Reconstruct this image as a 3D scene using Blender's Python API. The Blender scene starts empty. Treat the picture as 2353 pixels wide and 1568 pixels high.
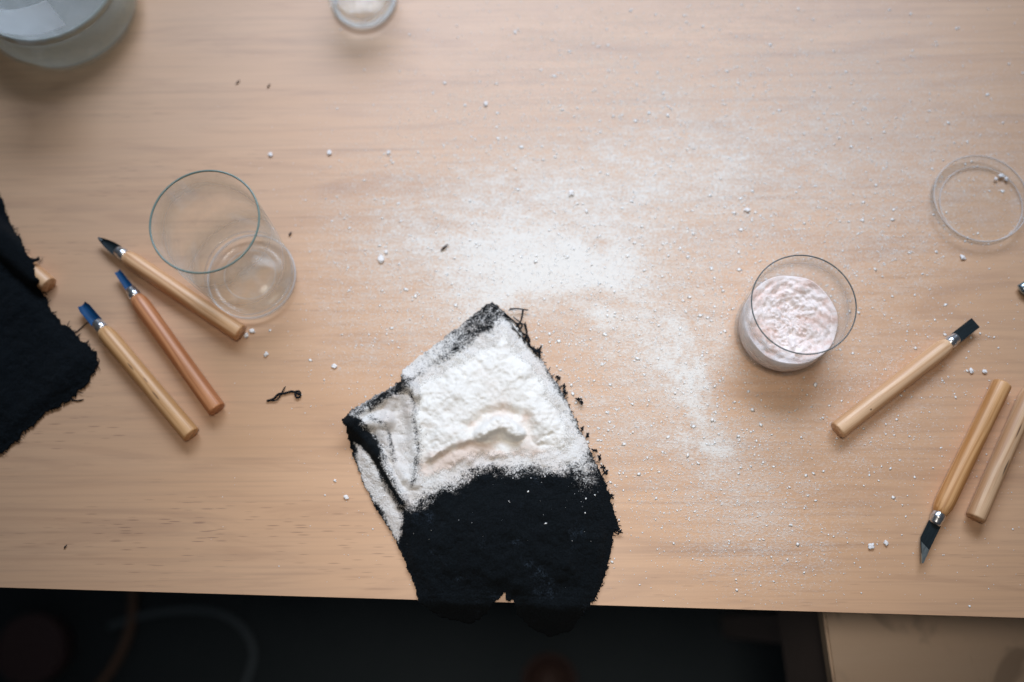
import bpy, bmesh, math, random
import numpy as np
from mathutils import Vector, Matrix
random.seed(7); np.random.seed(7)
scn = bpy.context.scene
C = scn.collection

# ------------------------------------------------------------------ camera
FPX, UW, UH, CAM_H = 2288., 2353., 1568., .70      # 35 mm lens on 36 mm film, metres above the tabletop
_d = np.array([66., -631., -FPX]); _d /= np.linalg.norm(_d); _w = -_d
_x = np.array([1., 0, 0]); _x -= _w*_x.dot(_w); _x /= np.linalg.norm(_x); _y = np.cross(_w, _x)
RC = np.array([_x, _y, _w])
def P(u, v, z=0.):
    """point of the place at height z seen at photo coordinate (u, v); works on arrays"""
    u = np.asarray(u, float); v = np.asarray(v, float); z = np.asarray(z, float)
    r = np.stack([u-UW/2, -(v-UH/2), np.full_like(u, -FPX)], -1) @ RC.T
    t = (z-CAM_H)/r[..., 2]
    return np.stack([r[..., 0]*t, r[..., 1]*t, z+0*u], -1)
cam_d = bpy.data.cameras.new('camera'); cam = bpy.data.objects.new('camera', cam_d); C.objects.link(cam)
cam_d.sensor_width = 36; cam_d.lens = 36*FPX/UW
M = Matrix.Identity(4)
for i in range(3):
    for j in range(3): M[i][j] = RC[i][j]
M[2][3] = CAM_H; cam.matrix_world = M
cam_d.clip_start = .01; cam_d.clip_end = 50
cam_d.dof.use_dof = True; cam_d.dof.focus_distance = .678; cam_d.dof.aperture_fstop = 2.2
scn.camera = cam

# ------------------------------------------------------------------ light
W = bpy.data.worlds.new('World'); scn.world = W; W.use_nodes = True
bg = W.node_tree.nodes['Background']; bg.inputs[0].default_value = (.80, .88, 1, 1); bg.inputs[1].default_value = .04
def area(name, loc, target, sx, sy, power, col, spread=180):
    l = bpy.data.lights.new(name, 'AREA'); l.shape = 'RECTANGLE'; l.size = sx; l.size_y = sy
    l.energy = power; l.color = col; l.spread = math.radians(spread)
    o = bpy.data.objects.new(name, l); C.objects.link(o); o.location = loc
    o.rotation_euler = (Vector(target)-Vector(loc)).to_track_quat('-Z', 'Y').to_euler()
    return o
area('window_light', (.06, .95, .75), (.0, .25, 0), 1.05, .35, 3.25, (.81, .96, 1.21), 81)
area('fill_light', (.0, .10, 1.2), (.01, .13, 0), .3, .3, .47, (1.0, .915, .82), 43)  # added fill lamp for the bench and front, not a source in view
scn.view_settings.view_transform = 'Standard'; scn.view_settings.look = 'None'
scn.view_settings.exposure = 0; scn.view_settings.gamma = 1
scn.cycles.use_denoising = True
scn.cycles.use_adaptive_sampling = True; scn.cycles.adaptive_threshold = .010; scn.cycles.adaptive_min_samples = 32
scn.cycles.max_bounces = 14; scn.cycles.transmission_bounces = 12; scn.cycles.transparent_max_bounces = 12
scn.cycles.sample_clamp_indirect = 4; scn.cycles.blur_glossy = 1.0

# ------------------------------------------------------------------ numpy noise
def vnoise(x, y, seed=0):
    x = np.asarray(x, float); y = np.asarray(y, float)
    xi = np.floor(x).astype(np.int64); yi = np.floor(y).astype(np.int64); fx = x-xi; fy = y-yi
    fx = fx*fx*(3-2*fx); fy = fy*fy*(3-2*fy)
    def h(a, b):
        n = (a*374761393+b*668265263+seed*974711) & 0x7fffffff
        n = ((n ^ (n >> 13))*1274126177) & 0x7fffffff
        return ((n ^ (n >> 16)) & 0xffff)/65535.
    return (h(xi, yi)*(1-fx)+h(xi+1, yi)*fx)*(1-fy)+(h(xi, yi+1)*(1-fx)+h(xi+1, yi+1)*fx)*fy
def fbm(x, y, seed=0, o=4):
    s = 0; a = .5; t = 0
    for k in range(o):
        s = s+a*vnoise(x*2**k, y*2**k, seed+k*17); t += a; a *= .5
    return s/t
def smooth(a, b, x):
    t = np.clip((x-a)/(b-a), 0, 1); return t*t*(3-2*t)
def seg_d(u, v, a, b):
    ax, ay = a; bx, by = b; L = (bx-ax)**2+(by-ay)**2
    t = np.clip(((u-ax)*(bx-ax)+(v-ay)*(by-ay))/L, 0, 1)
    return np.hypot(u-ax-t*(bx-ax), v-ay-t*(by-ay)), t
def line_d(u, v, pts):
    d = 1e9
    for a, b in zip(pts[:-1], pts[1:]): d = np.minimum(d, seg_d(u, v, a, b)[0])
    return d
def sdf(u, v, poly):
    """signed distance, positive inside"""
    d = line_d(u, v, poly+[poly[0]]); ins = np.zeros(np.shape(u), bool)
    for (x1, y1), (x2, y2) in zip(poly, poly[1:]+[poly[0]]):
        if y1 == y2: continue
        c = ((y1 > v) != (y2 > v)) & (u < (x2-x1)*(v-y1)/(y2-y1)+x1); ins ^= c
    return np.where(ins, d, -d)

# ------------------------------------------------------------------ object helpers
def tag(o, label=None, cat=None, group=None, kind=None):
    if label: o['label'] = label
    if cat: o['category'] = cat
    if group: o['group'] = group
    if kind: o['kind'] = kind
    return o
def empty(name, loc, rot=None):
    o = bpy.data.objects.new(name, None); C.objects.link(o); o.location = loc; o.empty_display_size = .02
    if rot is not None: o.rotation_euler = rot
    return o
def mesh_obj(name, verts, faces, mat, parent=None, smooth_=False, attrs=None):
    me = bpy.data.meshes.new(name); verts = np.asarray(verts, float)
    me.from_pydata([tuple(v) for v in verts.tolist()] if len(verts) < 20000 else verts.tolist(), [], [tuple(f) for f in (faces.tolist() if isinstance(faces, np.ndarray) else faces)])
    if mat: me.materials.append(mat)
    if smooth_: me.polygons.foreach_set('use_smooth', [True]*len(me.polygons))
    for k, a in (attrs or {}).items():
        at = me.attributes.new(k, 'FLOAT', 'POINT'); at.data.foreach_set('value', np.asarray(a, np.float32))
    me.update()
    o = bpy.data.objects.new(name, me); C.objects.link(o)
    if parent: o.parent = parent
    return o
def bm_obj(name, bm, mat, parent=None, smooth_=True):
    me = bpy.data.meshes.new(name); bmesh.ops.recalc_face_normals(bm, faces=bm.faces); bm.to_mesh(me); bm.free()
    if mat: me.materials.append(mat)
    if smooth_: me.polygons.foreach_set('use_smooth', [True]*len(me.polygons))
    o = bpy.data.objects.new(name, me); C.objects.link(o)
    if parent: o.parent = parent
    return o
def lathe(prof, n=96, closed=False):
    """revolve (r, z) profile about z"""
    bm = bmesh.new(); rings = []
    for r, z in prof:
        if r < 1e-7: rings.append([bm.verts.new((0, 0, z))])
        else: rings.append([bm.verts.new((r*math.cos(2*math.pi*k/n), r*math.sin(2*math.pi*k/n), z)) for k in range(n)])
    pr = list(zip(rings[:-1], rings[1:]))+([(rings[-1], rings[0])] if closed else [])
    for A, B in pr:
        for k in range(n):
            k2 = (k+1) % n
            if len(A) == 1 and len(B) == 1: continue
            if len(A) == 1: bm.faces.new((A[0], B[k], B[k2]))
            elif len(B) == 1: bm.faces.new((A[k], A[k2], B[0]))
            else: bm.faces.new((A[k], A[k2], B[k2], B[k]))
    return bm
def tube(pts, r, n=8, closed_ends=True):
    """tube along points; r number or list; returns verts, faces"""
    pts = [Vector(p) for p in pts]; V = []; F = []; R = r if isinstance(r, (list, tuple)) else [r]*len(pts)
    up = Vector((.13, .21, 1)).normalized()
    for i, p in enumerate(pts):
        t = (pts[min(i+1, len(pts)-1)]-pts[max(i-1, 0)]).normalized()
        a = t.cross(up); a = a.normalized() if a.length > 1e-4 else Vector((1, 0, 0)); b = a.cross(t).normalized()
        for k in range(n):
            q = p+(a*math.cos(2*math.pi*k/n)+b*math.sin(2*math.pi*k/n))*R[i]; V.append(tuple(q))
    for i in range(len(pts)-1):
        for k in range(n): F.append((i*n+k, i*n+(k+1) % n, (i+1)*n+(k+1) % n, (i+1)*n+k))
    if closed_ends: F.append(tuple(range(n))[::-1]); F.append(tuple(range((len(pts)-1)*n, len(pts)*n)))
    return V, F
def spline(ctrl, n=8):
    out = []; c = [Vector(p) for p in ctrl]; c = [c[0]*2-c[1]]+c+[c[-1]*2-c[-2]]
    for i in range(1, len(c)-2):
        for k in range(n):
            t = k/n; a, b, d, e = c[i-1], c[i], c[i+1], c[i+2]
            out.append(.5*((2*b)+(d-a)*t+(2*a-5*b+4*d-e)*t*t+(3*b-a-3*d+e)*t**3))
    out.append(c[-2]); return out
def join_tubes(lst, n=6):
    V = []; F = []
    for pts, r in lst:
        v, f = tube(pts, r, n); o = len(V); V += v; F += [tuple(i+o for i in q) for q in f]
    return V, F

# ------------------------------------------------------------------ node helpers
class NT:
    def __init__(s, name):
        s.m = bpy.data.materials.new(name); s.m.use_nodes = True; s.t = s.m.node_tree; s.n = s.t.nodes; s.l = s.t.links
        s.b = s.n['Principled BSDF']; s.out = s.n['Material Output']; s._co = None
    def new(s, ty, **k):
        n = s.n.new(ty)
        for a, b in k.items(): setattr(n, a, b)
        return n
    def put(s, sock, v):
        if isinstance(v, bpy.types.NodeSocket): s.l.new(v, sock)
        elif isinstance(v, (tuple, list)) and len(v) == 3 and sock.type == 'RGBA': sock.default_value = (*v, 1)
        else: sock.default_value = v
    def co(s, scale=(1, 1, 1), rot=0, src='Object'):
        if s._co is None: s._co = s.new('ShaderNodeTexCoord')
        mp = s.new('ShaderNodeMapping'); s.l.new(s._co.outputs[src], mp.inputs[0])
        mp.inputs['Scale'].default_value = scale; mp.inputs['Rotation'].default_value = (0, 0, rot); return mp.outputs[0]
    def noise(s, vec, scale, detail=3, rough=.5, dist=0, out='Fac'):
        n = s.new('ShaderNodeTexNoise'); s.put(n.inputs['Vector'], vec); s.put(n.inputs['Scale'], scale)
        n.inputs['Detail'].default_value = detail; n.inputs['Roughness'].default_value = rough; n.inputs['Distortion'].default_value = dist
        return n.outputs[out]
    def ramp(s, fac, a, b, lo=0., hi=1.):
        n = s.new('ShaderNodeMapRange', interpolation_type='SMOOTHSTEP'); s.put(n.inputs[0], fac)
        for i, v in zip((1, 2, 3, 4), (a, b, lo, hi)): n.inputs[i].default_value = v
        return n.outputs[0]
    def math(s, op, a, b=0., c=0.):
        n = s.new('ShaderNodeMath', operation=op); s.put(n.inputs[0], a); s.put(n.inputs[1], b); s.put(n.inputs[2], c); return n.outputs[0]
    def mix(s, f, a, b, mode='MIX'):
        n = s.new('ShaderNodeMix', data_type='RGBA', blend_type=mode); s.put(n.inputs[0], f); s.put(n.inputs[6], a); s.put(n.inputs[7], b); return n.outputs[2]
    def attr(s, name):
        n = s.new('ShaderNodeAttribute'); n.attribute_name = name; return n.outputs['Fac']
    def bump(s, h, dist=.001, strength=1.):
        n = s.new('ShaderNodeBump'); s.put(n.inputs['Height'], h); n.inputs['Distance'].default_value = dist; n.inputs['Strength'].default_value = strength
        s.l.new(n.outputs[0], s.b.inputs['Normal']); return n
    def set(s, **k):
        for a, v in k.items(): s.put(s.b.inputs[a.replace('_', ' ')], v)
        return s.m

# pale pine plywood with a film of white powder
def mat_table():
    n = NT('pine_plywood')
    base = n.mix(n.noise(n.co((1.2, 9, 1), .035), 2.4, 4, .55, 1.2), (.57, .315, .160), (.70, .418, .232))
    band = n.ramp(n.noise(n.co((1.5, 26, 1), .035), 1.5, 5, .6, .9), .58, .78)
    base = n.mix(n.math('MULTIPLY', band, .62), base, (.36, .185, .10))
    b2 = n.ramp(n.noise(n.co((1.1, 60, 1), .03), 2.1, 5, .65, .5), .56, .80)
    base = n.mix(n.math('MULTIPLY', n.math('MULTIPLY', b2, n.ramp(n.noise(n.co((1, 2.5, 1)), 2.7, 2), .38, .58)), .72), base, (.28, .135, .07))
    wd = n.noise(n.co((1.0, 7, 1), .03), 4.5, 4, .6, 2.2)
    base = n.mix(n.math('MULTIPLY', n.ramp(wd, .48, .70), .42), base, (.44, .235, .125))
    fine = n.noise(n.co((9, 420, 1), .03), 1.0, 3, .6)
    base = n.mix(n.math('MULTIPLY', n.ramp(fine, .42, .72), .30), base, (.38, .22, .13))
    # short dark resin flecks along the grain
    vo = n.new('ShaderNodeTexVoronoi'); vo.feature = 'F1'; n.put(vo.inputs['Vector'], n.co((42, 560, 1), .035)); vo.inputs['Scale'].default_value = 1.; vo.inputs['Randomness'].default_value = 1
    tcw = n.new('ShaderNodeTexCoord'); spw = n.new('ShaderNodeSeparateXYZ'); n.l.new(tcw.outputs['Object'], spw.inputs[0])
    lg = n.math('MULTIPLY', n.ramp(spw.outputs[0], -.30, .12, 1.0, .45), n.ramp(spw.outputs[1], -.30, .05, 1.0, .5))
    fl = n.ramp(vo.outputs['Distance'], .10, .26, 1, 0)
    gate = n.ramp(n.noise(n.co((3, 11, 1)), 2.2, 2), .46, .66)
    base = n.mix(n.math('MULTIPLY', n.math('MULTIPLY', fl, gate), n.math('MULTIPLY', lg, .72)), base, (.22, .10, .05))
    vo2 = n.new('ShaderNodeTexVoronoi'); n.put(vo2.inputs['Vector'], n.co((13, 170, 1), .04)); vo2.inputs['Scale'].default_value = 1.
    gate2 = n.ramp(n.noise(n.co((2, 6, 1)), 3.1, 2), .50, .64)
    base = n.mix(n.math('MULTIPLY', n.math('MULTIPLY', n.ramp(vo2.outputs['Distance'], .03, .24, 1, 0), gate2), n.math('MULTIPLY', lg, .5)), base, (.26, .12, .06))
    # large soft unevenness
    base = n.mix(n.math('MULTIPLY', n.ramp(n.noise(n.co(), 5, 3), .35, .7), .22), base, (.47, .33, .23))
    d = n.attr('dust')
    g1 = n.noise(n.co((1, 1.7, 1), .1), 470, 3, .7); g2 = n.noise(n.co((1, 2.4, 1), .35), 70, 4, .65, .6)
    g = n.math('ADD', n.math('MULTIPLY', g1, .66), n.math('MULTIPLY', g2, .34))
    f = n.math('ADD', d, n.math('SUBTRACT', n.math('MULTIPLY', g, 3.1), 1.76))
    f = n.math('MULTIPLY', n.ramp(f, -.24, 1.02), n.ramp(d, .02, .16))
    col = n.mix(n.math('MULTIPLY', f, .93), base, (.79, .755, .69))
    n.bump(n.math('ADD', n.math('MULTIPLY', f, 1.), n.math('MULTIPLY', fine, .12)), .0005, .5)
    rough = n.ramp(f, 0, .6, .50, .9)
    return n.set(Base_Color=col, Roughness=rough, Specular_IOR_Level=.85)

# black felted cloth, dusted
def mat_cloth(name, dusted=True):
    n = NT(name)
    w = n.noise(n.co(), 900, 3, .7); w2 = n.noise(n.co(), 90, 4, .6)
    base = n.mix(n.ramp(w, .3, .75), (.0012, .0022, .0030), (.0055, .0085, .0110))
    rough = .95
    if dusted:
        d = n.attr('dust')
        g = n.math('ADD', n.math('MULTIPLY', w, .60), n.math('MULTIPLY', n.noise(n.co(), 260, 3, .7), .40))
        f = n.math('ADD', d, n.math('SUBTRACT', n.math('MULTIPLY', g, 2.7), 1.57)); f = n.math('MULTIPLY', n.ramp(f, -.02, .66), n.ramp(d, .11, .30))
        pat = n.ramp(n.noise(n.co(), 28, 4, .6), .38, .68)
        col = n.mix(n.math('MULTIPLY', pat, .8), (.80, .775, .73), (.74, .665, .60))
        base = n.mix(f, base, col)
        # faint bluish lint
        lint = n.math('MULTIPLY', n.ramp(n.noise(n.co(), 55, 4, .6), .58, .78), n.ramp(w, .40, .72))
        base = n.mix(n.math('MULTIPLY', lint, .5), base, (.07, .10, .14))
    n.bump(n.math('ADD', w, n.math('MULTIPLY', w2, 1.3)), .0012, .9)
    return n.set(Base_Color=base, Roughness=rough, Specular_IOR_Level=.12, Sheen_Weight=.015, Sheen_Roughness=.6)

def mat_powder(name, ca, cb, sc=28, bump_=.0004, lo=.40, hi=.66):
    n = NT(name); a = n.noise(n.co(), sc, 5, .65, .4); f = n.noise(n.co(), 700, 3, .7)
    base = n.mix(n.ramp(a, lo, hi), ca, cb)
    n.bump(n.math('ADD', f, n.math('MULTIPLY', n.noise(n.co(), 200, 4, .7), 1.2)), bump_, .8)
    return n.set(Base_Color=base, Roughness=.95, Specular_IOR_Level=.2)

# turned handles: grain along local x, an own tint and dark streaks
def mat_handle(name, ca, cb, streaks=(), dark=(.16, .07, .035)):
    n = NT(name)
    g = n.noise(n.co((9, 230, 230)), 1.0, 4, .6, .5)
    base = n.mix(n.ramp(g, .40, .60), ca, cb)
    base = n.mix(n.math('MULTIPLY', n.ramp(n.noise(n.co((30, 900, 900)), 1., 2, .6), .5, .8), .35), base, tuple(c*.6 for c in cb))
    base = n.mix(n.math('MULTIPLY', n.ramp(n.noise(n.co(), 45, 3, .6), .45, .7), .25), base, tuple(c*.72 for c in ca))
    tc = n.new('ShaderNodeTexCoord'); sp = n.new('ShaderNodeSeparateXYZ'); n.l.new(tc.outputs['Object'], sp.inputs[0])
    nz = n.noise(n.co((60, 500, 500)), 1.0, 3, .7)
    for (sx, sy, lx, wy) in streaks:
        a = n.math('DIVIDE', n.math('SUBTRACT', sp.outputs[0], sx), lx); b = n.math('DIVIDE', n.math('SUBTRACT', sp.outputs[1], sy), wy)
        q = n.math('ADD', n.math('MULTIPLY', a, a), n.math('MULTIPLY', b, b)); q = n.math('ADD', q, n.math('MULTIPLY', nz, 1.3))
        top = n.ramp(sp.outputs[2], 0, .001)
        base = n.mix(n.math('MULTIPLY', n.math('MULTIPLY', n.ramp(q, .7, 1.5, 1, 0), top), .8), base, dark)
    n.bump(g, .0002, .4)
    return n.set(Base_Color=base, Roughness=.5, Specular_IOR_Level=.5, Coat_Weight=.15, Coat_Roughness=.3)

def mat_steel(name, col, rough=.35, metal=.9, sc=900, spec=.5):
    n = NT(name); g = n.noise(n.co((.15, 1, 1)), sc, 3, .6)
    base = n.mix(n.ramp(g, .35, .7), col, tuple(c*.6 for c in col)); n.bump(g, .0001, .3)
    return n.set(Base_Color=base, Roughness=rough, Metallic=metal, Specular_IOR_Level=spec)

def mat_glass(name, tint=(.985, .995, .99), edge=(.80, .86, .84), rough=.02, solid=.0, milky_sheen=.0, refl=.02, diffuse='ShaderNodeBsdfDiffuse', graze=.30):
    """thin clear wall: mostly lets light straight through, mirrors it at grazing angles; solid adds true refraction"""
    n = NT(name); n.n.remove(n.b)
    lw = n.new('ShaderNodeLayerWeight'); lw.inputs[0].default_value = .5
    tr = n.new('ShaderNodeBsdfTransparent'); n.put(tr.inputs[0], n.mix(n.ramp(lw.outputs['Facing'], .55, .97), tint, edge))
    gl = n.new('ShaderNodeBsdfGlossy'); gl.inputs['Roughness'].default_value = rough
    mx = n.new('ShaderNodeMixShader'); n.put(mx.inputs[0], n.math('MULTIPLY_ADD', n.math('POWER', lw.outputs['Facing'], 4.5), graze, refl)); n.l.new(tr.outputs[0], mx.inputs[1]); n.l.new(gl.outputs[0], mx.inputs[2]); res = mx.outputs[0]
    if solid:
        g = n.new('ShaderNodeBsdfGlass'); g.inputs['IOR'].default_value = 1.47; g.inputs['Roughness'].default_value = rough; g.inputs['Color'].default_value = (*tint, 1)
        m2 = n.new('ShaderNodeMixShader'); m2.inputs[0].default_value = solid; n.l.new(res, m2.inputs[1]); n.l.new(g.outputs[0], m2.inputs[2]); res = m2.outputs[0]
    if milky_sheen:
        df = n.new(diffuse); df.inputs[0].default_value = (.9, .9, .9, 1)
        m3 = n.new('ShaderNodeMixShader'); n.put(m3.inputs[0], n.math('ADD', n.math('MULTIPLY', n.ramp(n.noise(n.co(), 55, 4, .6, .5), .42, .75), milky_sheen), n.math('MULTIPLY', n.math('POWER', lw.outputs['Facing'], 5.), graze*.9))); n.l.new(res, m3.inputs[1]); n.l.new(df.outputs[0], m3.inputs[2]); res = m3.outputs[0]  # milky patches, plus whitish side highlights at grazing angles put in as colour
    n.l.new(res, n.out.inputs['Surface']); return n.m

M_TABLE = mat_table(); M_CLOTH = mat_cloth('black_dusted_cloth'); M_CLOTH2 = mat_cloth('black_frayed_cloth', False)
M_THREAD = NT('black_thread').set(Base_Color=(.008, .010, .013), Roughness=.9, Specular_IOR_Level=.15)
def mat_heap():
    n = NT('heaped_white_powder'); f = n.noise(n.co(), 800, 3, .75); p = n.noise(n.co((1, 1.6, 1), .3), 60, 5, .65, .5)
    base = n.mix(n.math('MULTIPLY', n.ramp(p, .45, .72), .55), (.80, .775, .72), (.78, .715, .645))
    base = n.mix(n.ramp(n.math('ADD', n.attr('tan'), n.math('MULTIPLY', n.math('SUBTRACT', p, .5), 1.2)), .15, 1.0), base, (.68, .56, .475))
    k = n.ramp(n.math('ADD', n.attr('edge'), n.math('SUBTRACT', n.math('MULTIPLY', f, 2.0), 1.0)), .05, .75)
    n.bump(n.math('ADD', f, n.math('MULTIPLY', n.noise(n.co(), 240, 4, .7), .7)), .0005, .7)
    return n.set(Base_Color=base, Roughness=.95, Specular_IOR_Level=.15, Alpha=k)
M_POWDER = mat_heap()
M_CLUMP = mat_powder('white_clump', (.88, .85, .82), (.80, .74, .70), 60)
M_GRAIN = NT('powder_grains').set(Base_Color=(.93, .91, .86), Roughness=.7, Specular_IOR_Level=.6)
M_SALT = mat_powder('pink_salt', (.93, .83, .79), (.81, .60, .52), 85, .0008, .42, .68)
M_GLASS = mat_glass('clear_glass', (.99, .995, .99), (.93, .96, .95), .03, 0, .10); M_GLASS2 = mat_glass('clear_tumbler_glass', (.99, .995, .995), (.90, .92, .93), .03, 0, .06)
M_GLASS3 = mat_glass('thick_bottle_glass', (.98, .99, .99), (.92, .95, .95), .09, 0, .05, refl=.05)
M_RIM = NT('green_glass_rim'); M_RIM = M_RIM.set(Base_Color=(.17, .25, .225), Roughness=.15)
M_RIM2 = NT('grey_glass_rim'); M_RIM2 = M_RIM2.set(Base_Color=(.11, .13, .13), Roughness=.15)
M_BASE = mat_glass('thick_glass_base', (.985, .99, .99), (.95, .97, .97), .16, 0, .10, refl=.02)
M_FERRULE = mat_steel('polished_ferrule', (.80, .80, .80), .28, .95)
M_BLUE = mat_steel('blued_steel', (.008, .065, .17), .55, .05, spec=.18); M_BLACK = mat_steel('blackened_steel', (.012, .020, .023), .6, .0, spec=.15)
M_EDGE = mat_steel('ground_steel_edge', (.42, .50, .52), .3, .9)

# ------------------------------------------------------------------ the worktable
E0, E1 = P(0, 1350)[:2], P(2353, 1420)[:2]              # its front edge
ed = (E1-E0)/np.linalg.norm(E1-E0); en = np.array([-ed[1], ed[0]])      # along and into the table
def edge_s(p): return (np.asarray(p)[..., :2]-E0) @ en                   # >0 on the table

def dens(u, v):
    """how much powder lies on the wood"""
    def g(cx, cy, rx, ry, rot=0., p=1.):
        a = math.radians(rot); x = (u-cx)*math.cos(a)+(v-cy)*math.sin(a); y = -(u-cx)*math.sin(a)+(v-cy)*math.cos(a)
        return np.exp(-((x/rx)**2+(y/ry)**2)**p)
    D = .62*g(1290, 610, 300, 95, 6)+.42*g(1100, 690, 190, 80, -25)+.56*g(1490, 770, 230, 90, 28)
    D = D+.36*g(1640, 1000, 85, 90, 20)+.30*g(1610, 900, 60, 120, 0)+.38*g(1450, 950, 160, 150, 10)+.25*g(1690, 1110, 140, 110, 20)
    D = D+.34*g(1300, 480, 420, 130, -5)+.22*g(1500, 380, 600, 170, 0)+.16*g(1700, 200, 620, 260, 10)+.22*g(960, 560, 190, 170, 0)
    D = D+.25*g(1720, 1240, 190, 110, 20)+.10*g(800, 740, 160, 180, 0)+.12*g(2050, 520, 120, 120)+.10*g(2000, 980, 240, 260)
    D = D+.22*g(1640, 780, 60, 150, -10)
    D = D*(1-.92*g(1690, 900, 62, 85, 20))*(1-.7*g(1800, 905, 110, 55))*(1-.6*g(1390, 690, 60, 18, 10))
    D = D+.45*g(1622, 1024, 42, 20, 12)+.28*g(1560, 860, 34, 90, -35)+.30*g(1120, 700, 70, 20, -35)+.10*g(1400, 700, 620, 420)+.12*g(1720, 380, 520, 300)
    a = (u*.94+v*.34)/120; b = (-u*.34+v*.94)/22
    st = np.exp(-(((u-1580)/200)**2+((v-900)/210)**2))
    D = 1.06*D*smooth(480, 900, u)*(.45+.6*fbm(u/60, v/40, 141)+.5*fbm(a, b, 147))*(1-.35*st*(fbm((u*.35+v*.94)/150, (u*.94-v*.35)/16, 151) < .47))
    return D
nx, ny = 330, 230
uu = np.linspace(-700, 3050, nx); vv = np.linspace(0, 1, ny)**1.
F0 = E0-ed*.35; DEPTH = .78; LEN = 1.42
gx, gy = np.meshgrid(np.linspace(0, LEN, nx), np.linspace(0, DEPTH, ny))
tp = F0+gx[..., None]*ed+gy[..., None]*en
def to_uv(p):
    c = np.stack([p[..., 0], p[..., 1], p[..., 2]-CAM_H], -1) @ RC
    return UW/2+FPX*c[..., 0]/-c[..., 2], UH/2-FPX*c[..., 1]/-c[..., 2]
tu, tv = to_uv(np.concatenate([tp, np.zeros((ny, nx, 1))], -1))
dust = dens(tu, tv)
verts = np.concatenate([tp, np.zeros((ny, nx, 1))], -1).reshape(-1, 3)
idx = np.arange(nx*ny).reshape(ny, nx)
faces = np.stack([idx[:-1, :-1], idx[:-1, 1:], idx[1:, 1:], idx[1:, :-1]], -1).reshape(-1, 4).tolist()
loop = list(idx[0, :])+list(idx[1:, -1])+list(idx[-1, -2::-1])+list(idx[-2:0:-1, 0])
low = verts[loop].copy(); low[:, 2] = -.018; nb = len(verts); verts = np.vstack([verts, low]); L = len(loop)
for k in range(L): faces.append([loop[(k+1) % L], loop[k], nb+k, nb+(k+1) % L])
faces.append([nb+k for k in range(L)][::-1])
table = empty('worktable', (float(tp[ny//2, nx//2, 0]), float(tp[ny//2, nx//2, 1]), -.73))
tag(table, 'pale pine plywood worktable covered in white powder, carving tools and glass jars', 'table')
top = mesh_obj('tabletop', verts-np.array(table.location), faces, M_TABLE, table, attrs={'dust': np.concatenate([dust.ravel(), np.zeros(L)])})

# ------------------------------------------------------------------ below the table: floor and things down there
FZ = -.73
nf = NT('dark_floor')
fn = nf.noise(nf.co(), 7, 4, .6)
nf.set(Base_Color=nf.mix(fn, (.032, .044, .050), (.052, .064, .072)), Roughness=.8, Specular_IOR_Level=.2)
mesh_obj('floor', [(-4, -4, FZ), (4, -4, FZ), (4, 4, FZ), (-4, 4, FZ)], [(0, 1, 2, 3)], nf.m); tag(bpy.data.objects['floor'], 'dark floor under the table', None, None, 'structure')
def cable(name, ctrl, z, r, mat, label):
    pts = [P(u, v, z) for u, v in ctrl]; sp = spline([tuple(p) for p in pts], 10); V, F = tube(sp, r, 10)
    o = mesh_obj(name, V, F, mat, None, True); tag(o, label, 'cable'); return o
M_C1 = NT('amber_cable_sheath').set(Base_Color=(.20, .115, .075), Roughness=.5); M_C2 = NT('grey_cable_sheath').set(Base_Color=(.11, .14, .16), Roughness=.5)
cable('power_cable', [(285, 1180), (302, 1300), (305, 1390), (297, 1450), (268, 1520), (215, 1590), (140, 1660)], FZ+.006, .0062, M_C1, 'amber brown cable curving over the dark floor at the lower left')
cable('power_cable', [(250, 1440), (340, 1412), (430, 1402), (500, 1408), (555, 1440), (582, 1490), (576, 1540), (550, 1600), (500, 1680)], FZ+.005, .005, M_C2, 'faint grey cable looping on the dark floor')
# dim reddish things down on the floor
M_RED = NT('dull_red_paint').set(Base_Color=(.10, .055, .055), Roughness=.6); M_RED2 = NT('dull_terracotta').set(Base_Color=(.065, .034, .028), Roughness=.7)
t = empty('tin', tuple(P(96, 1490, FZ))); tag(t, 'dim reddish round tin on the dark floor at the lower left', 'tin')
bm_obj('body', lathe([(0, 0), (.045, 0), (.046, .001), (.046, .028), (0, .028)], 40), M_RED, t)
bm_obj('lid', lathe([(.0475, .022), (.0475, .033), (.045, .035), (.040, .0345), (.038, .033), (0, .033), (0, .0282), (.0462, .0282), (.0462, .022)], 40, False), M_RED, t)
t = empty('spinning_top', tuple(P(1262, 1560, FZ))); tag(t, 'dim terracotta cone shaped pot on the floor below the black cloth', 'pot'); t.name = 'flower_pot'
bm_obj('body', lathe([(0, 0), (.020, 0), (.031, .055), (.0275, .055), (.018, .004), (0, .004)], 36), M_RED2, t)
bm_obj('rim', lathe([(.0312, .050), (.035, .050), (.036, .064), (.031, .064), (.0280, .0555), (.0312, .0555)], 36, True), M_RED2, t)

# plywood bench pushed against the table at the lower right
def mat_bench():
    n = NT('stained_plywood')
    b = n.mix(n.noise(n.co((1.5, 8, 1)), 3, 4, .6, .6), (.64, .45, .30), (.74, .56, .41))
    s = n.ramp(n.noise(n.co((1, 1, 1)), 15, 3, .6, .9), .46, .62)
    b = n.mix(n.math('MULTIPLY', s, .55), b, (.22, .15, .105))
    return n.set(Base_Color=b, Roughness=.6)
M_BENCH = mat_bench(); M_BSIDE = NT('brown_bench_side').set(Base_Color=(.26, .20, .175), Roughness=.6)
ZB = -.10
c0 = P(1893, 1418, ZB)[:2]; c1 = P(1915, 1568, ZB)[:2]; bd = (c0-c1)/np.linalg.norm(c0-c1); bn = np.array([bd[1], -bd[0]])
A = c0+bd*.02; bench = empty('bench', (float(A[0]), float(A[1]), FZ)); bench.rotation_euler[2] = math.atan2(bn[1], bn[0])
tag(bench, 'low stained plywood bench standing against the table front at the lower right', 'bench')
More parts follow.
